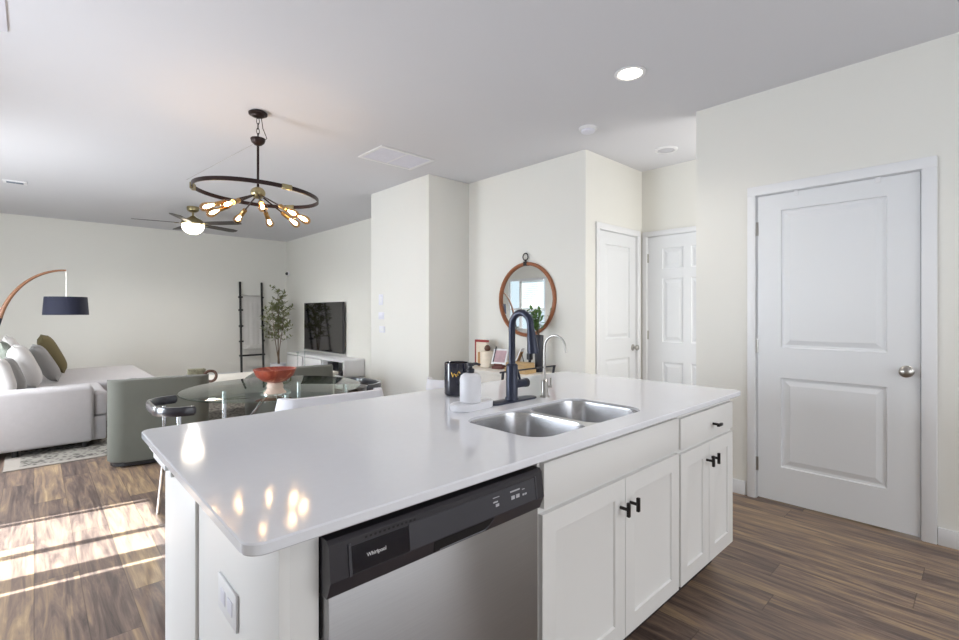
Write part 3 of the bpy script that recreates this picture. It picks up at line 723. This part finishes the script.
for z, lb, w_ in ((0, 'light wooden box at the bottom of the small stack on the console', .125), (.048, 'light wooden box on top of the small stack on the console', .11)):
    t = thing('wooden_box', lb, 'box', (3.33, 3.00, CZ + .001 + z), 6, 'stacked wooden boxes on the console')
    B().box(-.08, .08, -w_, w_, 0, .032, .002).build('base', 'lightwood', t); B().box(-.08, .08, -w_, w_, .033, .047, .002).build('lid', 'lightwood', t)
t = thing('candlestick', 'short black candlestick standing behind the wooden boxes', 'candlestick', (3.53, 3.055, CZ + .001))
B().lathe([(.04, 0), (.04, .008), (.014, .014), (.014, .10), (.03, .108), (.030, .165), (.002, .167)], n=20).build('stem', 'matteblack', t)
vs = thing('tall_vase', 'tall slim dark vase holding green sprigs below the round mirror', 'vase', (3.50, 2.915, CZ + .001))
B().lathe([(.034, 0), (.036, .004), (.040, .2), (.045, .345), (.042, .35), (.038, .345), (.033, .2), (.002, .19)], n=28).build('vessel', 'matteblack', vs)
def leaf(bm, p, d, L_, w_, up=Vector((0, 0, 1))):
    d = d.normalized(); s_ = d.cross(up)
    if s_.length < .01: s_ = Vector((1, 0, 0))
    s_.normalize(); n_ = s_.cross(d)
    pts = [p, p + d * L_ * .3 + s_ * w_ + n_ * w_ * .3, p + d * L_ * .7 + s_ * w_ * .8 + n_ * w_ * .2, p + d * L_, p + d * L_ * .7 - s_ * w_ * .8 + n_ * w_ * .2, p + d * L_ * .3 - s_ * w_ + n_ * w_ * .3, p + d * L_ * .5 - n_ * w_ * .3]
    v = [bm.verts.new(q) for q in pts]
    for i in range(6): bm.faces.new((v[6], v[i], v[(i + 1) % 6]))
m = B(); st = B()
for k in range(14):
    a = random.uniform(0, 2 * PI); sp = random.uniform(.03, .12); h_ = random.uniform(.12, .24)
    p0 = Vector((0, 0, .33)); p1 = Vector((math.cos(a) * sp * .6 - .02, math.sin(a) * sp * 1.1 + .03, .35 + h_))
    st.tube([p0, (p0 + p1) / 2 + Vector((0, 0, .02)), p1], .002, 5)
    for q in range(9):
        t_ = .35 + .65 * q / 8; c = p0.lerp(p1, t_); dd_ = Vector((random.uniform(-1, .6), random.uniform(-1, 1), random.uniform(-.2, .9)))
        leaf(m.bm, c, dd_, random.uniform(.045, .075), random.uniform(.011, .018))
m.build('foliage', 'leafgreen', vs, fixn=False); st.build('stems', 'bark', vs)

# bar stool and low white seat behind the island
bs = thing('counter_stool', 'black metal counter stool behind the island with only its top rail showing', 'stool', (X(2.03) + .15, X(1.94), 0))
RZ = Zs(.912)
m = B(); m.tube([(-.23, -.02, RZ - .005), (-.22, -.04, RZ), (.32, -.04, RZ), (.33, -.02, RZ - .005)], .0055, 8); m.build('top_rail', 'matteblack', bs)
m = B().box(-.185, .285, -.0, .36, .60, .64, .015, 3); m.build('seat', 'leather', bs)
for x in (-.215, .315):
    B().tube([(x, -.035, RZ), (x * .95, .0, .62), (x * .98, -.02, .005)], .009, 8).build('leg', 'matteblack', bs)
    B().tube([(x * .85, .34, .61), (x * .98, .38, .005)], .009, 8).build('leg', 'matteblack', bs)
B().tube([(-.207, -.01, .25), (.303, -.01, .25), (.30, .365, .25), (-.205, .365, .25)], .007, 8, closed=True).build('footrest', 'matteblack', bs)

# ------------------------------------------------------------------ dining set
TC = (1.205, 3.33)
tb = thing('dining_table', 'round smoked glass dining table on chrome legs under the chandelier', 'table', (*TC, 0))
B().lathe([(.555, .738), (.565, .741), (.565, .747), (.555, .75), (.002, .75)], n=96).build('glass_top', 'tableglass', tb, angle=20)
B().lathe([(.10, .70), (.10, .715), (.06, .737), (.002, .737)], n=32).build('hub', 'chrome', tb)
for a in (159, 262, 39):
    d_ = Vector((math.cos(R(a)), math.sin(R(a)), 0)); e = d_ * .31
    B().tube([e + Vector((0, 0, .005)), e + Vector((0, 0, .70)), e + Vector((0, 0, .737))], .014, 12).tube([e + Vector((0, 0, .35)), d_ * .05 + Vector((0, 0, .70))], .008, 8).build('leg', 'chrome', tb)
bw = thing('pedestal_bowl', 'orange marbled pedestal bowl on the round glass dining table', 'bowl', (1.104, 3.057, .751))
B().lathe([(.040, .066), (.075, .080), (.108, .108), (.126, .148), (.128, .152), (.122, .152), (.10, .115), (.07, .092), (.002, .086)], n=48).build('bowl', 'marble', bw)
B().lathe([(.066, 0), (.066, .006), (.056, .014), (.047, .03), (.050, .045), (.045, .06), (.040, .0665), (.002, .067)], n=36).build('foot', 'footclay', bw)

def band(m, pts, z0, z1, th):
    L = []
    n = len(pts)
    for i, p in enumerate(pts):
        p = Vector((p[0], p[1], 0)); t = Vector((*pts[min(i + 1, n - 1)], 0)) - Vector((*pts[max(i - 1, 0)], 0)); t.normalize(); s_ = Vector((-t.y, t.x, 0))
        e = 1 if 0 < i < n - 1 else .55
        L.append([p + s_ * th * e * dx + Vector((0, 0, (z0 + z1) / 2 + (z1 - z0) / 2 * e * dz)) for dx, dz in ((-.5, -.7), (-.3, -1), (.3, -1), (.5, -.7), (.5, .7), (.3, 1), (-.3, 1), (-.5, .7))])
    m.loops(L); return m
def upath(hw, d, r, n=8):
    """U open towards +y: from (-hw,d) round the back at y=0 to (hw,d)"""
    P = [(-hw, d), (-hw, (d + r) / 2)]
    for k in range(n + 1):
        a = PI + (PI / 2) * k / n; P.append((-hw + r + r * math.cos(a), r + r * math.sin(a)))
    for k in range(n + 1):
        a = 1.5 * PI + (PI / 2) * k / n; P.append((hw - r + r * math.cos(a), r + r * math.sin(a)))
    return P + [(hw, (d + r) / 2), (hw, d)]
def dining_chair(label, loc, rz, feet=None):
    t = thing('dining_chair', label, 'chair', loc, rz, 'black dining chairs with wrap-around backs')
    band(B(), upath(.235, .17, .15), .695, .745, .024).build('backrest', 'leather', t)
    B().prism(rrect(-.215, .215, .125, .45, .10, 6), .43, .475, .012, 3).build('seat', 'leather', t)
    for x, y, q, w_ in ((-.205, .10, -.33, .085), (.205, .10, .33, .085), (-.17, .40, -.19, .42), (.17, .40, .19, .42)):
        top = .69 if y < .2 else .435
        B().tube([(q, w_, .003), (x, y, .44), (x, y - (.005 if y < .2 else 0), top)], .011, 10).build('leg', 'chrome', t)
    return t
dining_chair('black wrap-back dining chair at the left of the glass table by sage armchair', (.478, 3.20, 0), -90)
dining_chair('black wrap-back dining chair at the far right of the glass table, mostly hidden', (1.885, 3.23, 0), 90)
wc = thing('upholstered_chair', 'white upholstered dining chair with curved back between island and glass table', 'chair', (1.26, 2.52, 0), -3)
m = B(); L = []
P = upath(.285, .085, .08, 10)
band(m, P, .40, .790, .07).build('backrest', 'whitefab', wc)
B().prism(rrect(-.225, .225, .045, .46, .10, 6), .38, .47, .03, 3).build('seat', 'whitefab', wc)
for x in (-.18, .18):
    for y in (.10, .40): B().cyl((x * 1.05, y, .003), (x, y, .39), .012, .016, 12).build('leg', 'chrome', wc)
ps = thing('white_tub_chair', 'white low tub chair whose rounded top peeks out left of the black candle', 'chair', (2.475, 3.00, 0), -43)
band(B(), upath(.18, .24, .15, 8), .30, .70, .06).build('backrest', 'whitefab', ps)
B().prism(rrect(-.145, .145, .035, .32, .10, 6), .30, .42, .03, 3).build('seat', 'whitefab', ps)
for x in (-.11, .11):
    for y in (.08, .28): B().cyl((x, y, .003), (x, y, .31), .012, .014, 12).build('leg', 'chrome', ps)

# ------------------------------------------------------------------ living room
rg = B().box(-RUG[0] / 2, RUG[0] / 2, -RUG[1] / 2, RUG[1] / 2, 0, .010, .003).build('area_rug', 'rug'); at(rg, (-.18 + RUG[0] / 2, 5.26 + RUG[1] / 2, .0005)); tag(rg, 'cream and grey patterned area rug under sofa and armchairs', 'rug')
sf = thing('sofa', 'off-white linen sectional sofa with chaise at the far left', 'sofa', (0, 0, 0))
FZ = .0125
B().box(-.50, .405, 5.65, 5.90, .065, .575, .035, 3).build('arm', 'sofa', sf)
B().box(-.50, -.30, 5.905, 8.40, .065, .72, .04, 3).build('back', 'sofa', sf)
B().box(-.295, .50, 5.70, 8.40, .065, .285, .015, 2).box(.50, 1.04, 6.62, 8.40, .065, .285, .015, 2).build('base', 'sofa', sf)
B().box(-.295, .52, 5.905, 6.60, .29, .505, .04, 3).build('seat_cushion', 'sofa', sf)
B().box(.408, .52, 5.70, 5.90, .29, .505, .03, 3).build('cushion_corner', 'sofa', sf)
B().box(-.295, 1.06, 6.605, 8.40, .29, .505, .045, 3).build('chaise_cushion', 'sofa', sf)
for x, y in ((-.12, 5.72), (.34, 5.72), (.42, 6.5), (.98, 6.7), (.98, 8.3), (-.12, 8.3)): B().cyl((x, y, FZ), (x, y, .068), .022, n=10).build('foot', 'blackwood', sf)
def pillow(label, mt, x, y, w, h, th, tilt, rz=0, z=.507, trim=None):
    m = B(); n = 14; V = {}
    for sgn in (1, -1):
        for i in range(n + 1):
            for j in range(n + 1):
                u_, v_ = -1 + 2 * i / n, -1 + 2 * j / n
                t_ = (max(0, 1 - u_ ** 4) * max(0, 1 - v_ ** 4)) ** .55
                pin = 1 - .07 * (1 - abs(u_ * v_)) * max(abs(u_), abs(v_)) ** 4
                V[sgn, i, j] = m.bm.verts.new((sgn * th / 2 * t_, u_ * w / 2 * pin, h / 2 + v_ * h / 2 * pin))
        for i in range(n):
            for j in range(n):
                q = (V[sgn, i, j], V[sgn, i + 1, j], V[sgn, i + 1, j + 1], V[sgn, i, j + 1])
                m.bm.faces.new(q if sgn > 0 else q[::-1])
    bmesh.ops.remove_doubles(m.bm, verts=m.bm.verts, dist=1e-5)
    o = m.build('throw_pillow', mt, angle=70); o.location = (x, y, z); o.rotation_euler = (0, R(-tilt), R(rz))
    return tag(o, label, 'pillow', 'throw pillows on the sofa')
pillow('olive brown pillow, the farthest right and tallest of the sofa pillows', 'olive', .27, 7.95, .44, .52, .17, 24)
pillow('grey linen pillow leaning in front of the olive brown pillow', 'pillow_grey', .19, 7.03, .38, .45, .15, 27)
pillow('plump white pillow leaning left of the grey linen pillow', 'pillow_white', .02, 6.60, .40, .46, .18, 22)
pillow('green and white leaf print pillow behind the plump white pillow', 'patt', -.09, 7.02, .36, .48, .11, 20)
pillow('white pillow at the back between leaf print and olive pillows', 'pillow_white', -.04, 7.48, .42, .53, .14, 22)
pillow('light grey pillow near the left picture edge just behind plump white pillow', 'pillow_grey', -.08, 6.26, .24, .35, .12, 20)
pillow('white pillow cut by the left picture edge just behind the sofa arm', 'pillow_white', -.155, 6.03, .20, .35, .13, 14)

# arc lamp
lp_ = thing('arc_floor_lamp', 'arc floor lamp with wooden arm and navy drum shade over the sofa', 'lamp', (.26, 7.0, 0))
pts = []
for k in range(25):
    t_ = R(90 * k / 24); pts.append((-.54 * math.sin(t_), 0, 1.0 + .722 * math.cos(t_)))
w_ = [p for p in pts if p[2] > 1.18]
m = B(); m.tube(w_, [.010 + .012 * i / len(w_) for i in range(len(w_))], 10); m.build('arm', 'walnut', lp_)
e = w_[-1]
B().tube([(e[0], 0, e[2] + .01), (e[0] - .03, 0, 1.08), (-.78, .0, .05)], [.024, .024, .022], 12).build('pole', 'matteblack', lp_)
B().lathe([(.17, .0005), (.17, .03), (.16, .035), (.03, .04), (.022, .07), (.002, .07)], (-.78, 0, 0), 36).build('base', 'matteblack', lp_)
B().cyl((0, 0, 1.43), (0, 0, 1.724), .0025, n=8).build('drop_rod', 'nickel', lp_)
m = B(); m.lathe([(.199, 1.228), (.185, 1.428), (.180, 1.428), (.194, 1.228)], n=48)
bmesh.ops.delete(m.bm, geom=[f for f in m.bm.faces if len(f.verts) > 4], context='FACES')
m.build('shade', 'navy', lp_)
B().lathe([(.180, 1.40), (.180, 1.403), (.002, 1.403)], n=32).build('diffuser', 'whiteplastic', lp_)

# armchairs
def armchair(label, loc, rz):
    t = thing('armchair', label, 'armchair', loc, rz, 'sage green armchairs')
    hw_, d_, r_, th = .36, .78, .13, .12
    def U(hw, y0, r):
        P = [(-hw, d_)]
        for k in range(9): a = PI + PI / 2 * k / 8; P.append((-hw + r + r * math.cos(a), y0 + r + r * math.sin(a)))
        for k in range(9): a = 1.5 * PI + PI / 2 * k / 8; P.append((hw - r + r * math.cos(a), y0 + r + r * math.sin(a)))
        return P + [(hw, d_)]
    B().prism(U(hw_, 0, r_) + U(hw_ - th, th, r_ * .6)[::-1], .035, .695, .018, 3).slope(.15, .5, .24).build('shell', 'velvet', t)
    B().prism(U(hw_ - .02, .02, r_), .0, .034).build('plinth', 'blackwood', t)
    B().box(-hw_ + th + .003, hw_ - th - .003, th + .003, d_ - .01, .036, .30, .01).build('seat_base', 'velvet', t)
    B().box(-hw_ + th + .003, hw_ - th - .003, th + .003, d_ + .02, .302, .44, .04, 3).build('seat_cushion', 'velvet', t)
    return t
armchair('sage velvet armchair seen from behind, left of the glass dining table', (.765, 4.70, .0125), -10)
armchair('sage velvet armchair seen from behind, between orange bowl and television', (1.935, 4.66, .0125), -6)
# coffee table and what it holds
ct = thing('coffee_table', 'low pale coffee table behind the two armchairs', 'table', (2.08, 6.45, .0115))
B().box(-.95, .95, -.40, .40, .40, .44, .006).build('tabletop', 'greypaint', ct)
for x in (-.88, .88):
    for y in (-.34, .34): B().box(x - .03, x + .03, y - .03, y + .03, 0, .399, .004).build('leg', 'greypaint', ct)
bx = B().box(-.085, .085, -.05, .05, 0, .155, .004).build('decorative_box', 'boxprint'); at(bx, (1.365, 6.22, .4525), -4); tag(bx, 'small painted box on the coffee table above first armchair back', 'box')
kn = B().tube([(.060 * math.cos(a), .015 * math.sin(2 * a), .074 + .060 * math.sin(a)) for a in (2 * PI * k / 28 for k in range(28))], .016, 10, closed=True).build('wooden_loop', 'basketwood'); at(kn, (1.475, 6.09, .4525), -20); tag(kn, 'dark wooden loop ornament beside the painted box', 'ornament')
tr = B().prism(rrect(-.16, .16, -.10, .10, .05, 6), 0, .03, .006).build('serving_tray', 'lightwood'); at(tr, (2.62, 6.25, .4525)); tag(tr, 'light oval tray under the two glass candlesticks', 'tray')
for i, (x, hh_) in enumerate(((2.55, .25), (2.645, .30))):
    t = thing('glass_candlestick', ('shorter' if i == 0 else 'taller') + ' clear glass candlestick on the tray behind the armchairs', 'candlestick', (x, 6.25, .4835), 0, 'glass candlesticks')
    B().lathe([(.028, 0), (.028, .006), (.007, .014), (.006, hh_ - .03), (.014, hh_ - .02), (.014, hh_), (.002, hh_)], n=16).build('stem', 'clearglass', t)
# television, media console
tv = thing('television', 'large flat black television mounted on the living room side wall', 'television', (XT, 8.21, .995))
B().box(-.075, -.04, -.785, .785, -.442, .442, .006).build('casing', 'blackplastic', tv)
B().box(-.0765, -.0745, -.775, .775, -.425, .432).build('screen', 'screen', tv)
B().box(-.04, -.001, -.25, .25, -.2, .2).build('wall_bracket', 'blackwood', tv)
mc = thing('media_console', 'low white media console under the television', 'cabinet', (XT, 7.95, 0))
m = B(); m.box(-.37, -.016, -1.14, 1.14, .47, .51, .004).box(-.37, -.016, -1.14, 1.14, .22, .25, .004).box(-.37, -.016, -1.14, 1.14, .05, .09, .004)
for y in (-1.14, -.40, .36, 1.10): m.box(-.365, -.016, y, y + .04, .09, .47)
m.box(-.03, -.016, -1.1, 1.1, .09, .47); m.build('carcass', 'trim', mc)
for y in (-1.05, 1.0):
    for x in (-.32, -.07): B().box(x, x + .04, y, y + .05, 0, .049).build('foot', 'trim', mc)
for ya, yb in ((-.355, .355), (.405, 1.095)): B().box(-.385, -.371, ya, yb, .095, .465, .004).build('door', 'trim', mc)
sp = B().box(-.06, .06, -.08, .08, 0, .19, .008).build('black_speaker', 'blackplastic'); at(sp, (3.62, 7.42, .2515)); tag(sp, 'small upright black speaker on the open shelf of the media console', 'speaker')
mb_ = B().box(-.08, .08, -.15, .15, 0, .05, .004).build('media_box', 'blackplastic'); at(mb_, (3.62, 7.12, .2515)); tag(mb_, 'flat black media box on the open shelf of the media console', 'electronics')
gv = B().lathe([(.03, 0), (.05, .03), (.055, .07), (.03, .11), (.035, .12), (.002, .12)], n=24).build('round_vase', 'whitec'); at(gv, (3.65, 6.92, .2515)); tag(gv, 'small round white vase at right end of the media console shelf', 'vase')
# ladder with throw
ld = thing('blanket_ladder', 'black wooden blanket ladder leaning on the living room back wall', 'ladder', (3.13, 9.75, 0))
def ly(z): return -.08 + .355 * z / 1.86
def lx(s_, z): return s_ * (.200 + .002 * z / 1.86) + .02 - .075 * (1 - z / 1.86)
for s_ in (-1, 1): B().tube([(lx(s_, 0), ly(0), .02), (lx(s_, 1.855), ly(1.855), 1.855)], .021, 12).build('rail', 'blackwood', ld)
for z in (.10, .43, .70, .993, 1.303, 1.555): B().cyl((lx(-1, z) - .035, ly(z), z), (lx(1, z) + .035, ly(z), z), .017, n=12).build('rung', 'blackwood', ld)
tw = thing('throw_blanket', 'cream fringed throw blanket draped over the black ladder', 'blanket', (3.13, 9.75, 0))
m = B(); nx = 18; pr = []
for q in range(16): z = .63 + (1.555 - .63) * q / 15; pr.append((ly(z) - .042, z))
for q in range(1, 8): a = PI * q / 8; pr.append((ly(1.555) - .042 * math.cos(a), 1.555 + .036 * math.sin(a)))
for q in range(8): z = 1.555 - (.45) * q / 7; pr.append((ly(1.555) + .042, z))
V = []
for i in range(nx + 1):
    f_ = i / nx
    V.append([m.bm.verts.new(((1 - f_) * (lx(-1, z) + .035) + f_ * (lx(1, z) - .035), y + .006 * math.sin(i * 1.3) * min(1, abs(1.58 - z) * 3), z)) for y, z in pr])
for i in range(nx):
    for j in range(len(pr) - 1): m.bm.faces.new((V[i][j], V[i + 1][j], V[i + 1][j + 1], V[i][j + 1]))
bmesh.ops.solidify(m.bm, geom=m.bm.faces, thickness=.006)
m.build('cloth', 'throw', tw)
m = B()
for i in range(22):
    x = lx(-1, .63) + .04 + (lx(1, .63) - lx(-1, .63) - .08) * i / 21; y = pr[0][0]; m.tube([(x, y, .635), (x + random.uniform(-.004, .004), y, .555)], .0035, 5)
m.build('fringe', 'throw', tw, kind='stuff')
# olive tree
pl = thing('potted_olive_tree', 'tall slender olive tree in a white pot beside the black ladder', 'plant', (3.395, 9.25, 0))
B().lathe([(.11, 0), (.12, .01), (.14, .26), (.145, .28), (.13, .28), (.125, .25), (.002, .25)], n=32).build('pot', 'whitec', pl)
B().lathe([(.126, .245), (.126, .255), (.002, .257)], n=24).build('soil', 'soil', pl)
st = B(); m = B(); trunk = []
for s_, tx, ty, top in ((0, .0, .0, 1.62), (1, .10, -.03, 1.25), (2, -.10, .03, 1.30), (3, .04, .05, 1.45)):
    P = [Vector((.01 * s_, 0, .25)), Vector((tx * .25, ty * .3, .55)), Vector((tx * .7, ty, .9)), Vector((tx, ty, top))]
    st.tube(P, [.010, .008, .006, .003], 6)
    n_ = 17
    for k in range(n_):
        t_ = .42 + .58 * k / (n_ - 1); z = .25 + (top - .25) * t_; c = Vector((tx * min(1, t_ * 1.2), ty, z))
        a = random.uniform(0, 2 * PI); ln = random.uniform(.13, .23) * (1.12 - .6 * max(0, (z - .9) / .8))
        e = c + Vector((math.cos(a) * ln, math.sin(a) * ln, random.uniform(.02, .16)))
        st.tube([c, (c + e) / 2 + Vector((0, 0, .02)), e], [.003, .002, .001], 5)
        for q in range(11):
            w = c.lerp(e, .25 + .78 * q / 10); dd_ = Vector((random.uniform(-1, 1), random.uniform(-1, 1), random.uniform(-.3, 1)))
            leaf(m.bm, w, dd_, random.uniform(.06, .10), random.uniform(.011, .017))
st.build('trunk', 'bark', pl); m.build('foliage', 'leaf', pl, fixn=False)
pl.scale = (1, 1, 1.035)
# small wall things
t = thing('wall_camera', 'tiny black and white camera high in the living room corner', 'camera', (XT, 9.93, 2.06))
B().box(-.03, -.001, -.035, .035, -.045, .045, .008).build('mount', 'whiteplastic', t); B().sphere((-.045, .0, .0), .032).build('lens', 'blackplastic', t)
def plate(name, label, cat, y, z, w, h, mt='lilacplastic'):
    t = thing(name, label, cat, (XJ, y, z)); B().box(-.007, -.0003, -w / 2, w / 2, -h / 2, h / 2, .002).build('plate', mt, t); return t
t = plate('light_switch', 'white light switch plate, topmost of three on the wall beside the television wall', 'light switch', 5.05, 1.41, .09, .13); B().box(-.011, -.007, -.018, .018, -.034, .034, .002).build('rocker', 'whiteplastic', t)
t = plate('thermostat', 'faint white wall plate directly below the light switch, middle of three', 'thermostat', 5.04, 1.215, .12, .085); B().box(-.012, -.007, -.035, .035, -.022, .022, .002).build('display', 'lilacplastic', t)
t = plate('wall_plate', 'faint white wall plate, lowest of the three below the light switch', 'wall plate', 5.02, 1.05, .12, .075); B().box(-.010, -.007, -.045, .045, -.024, .024, .002).build('cover', 'whiteplastic', t)
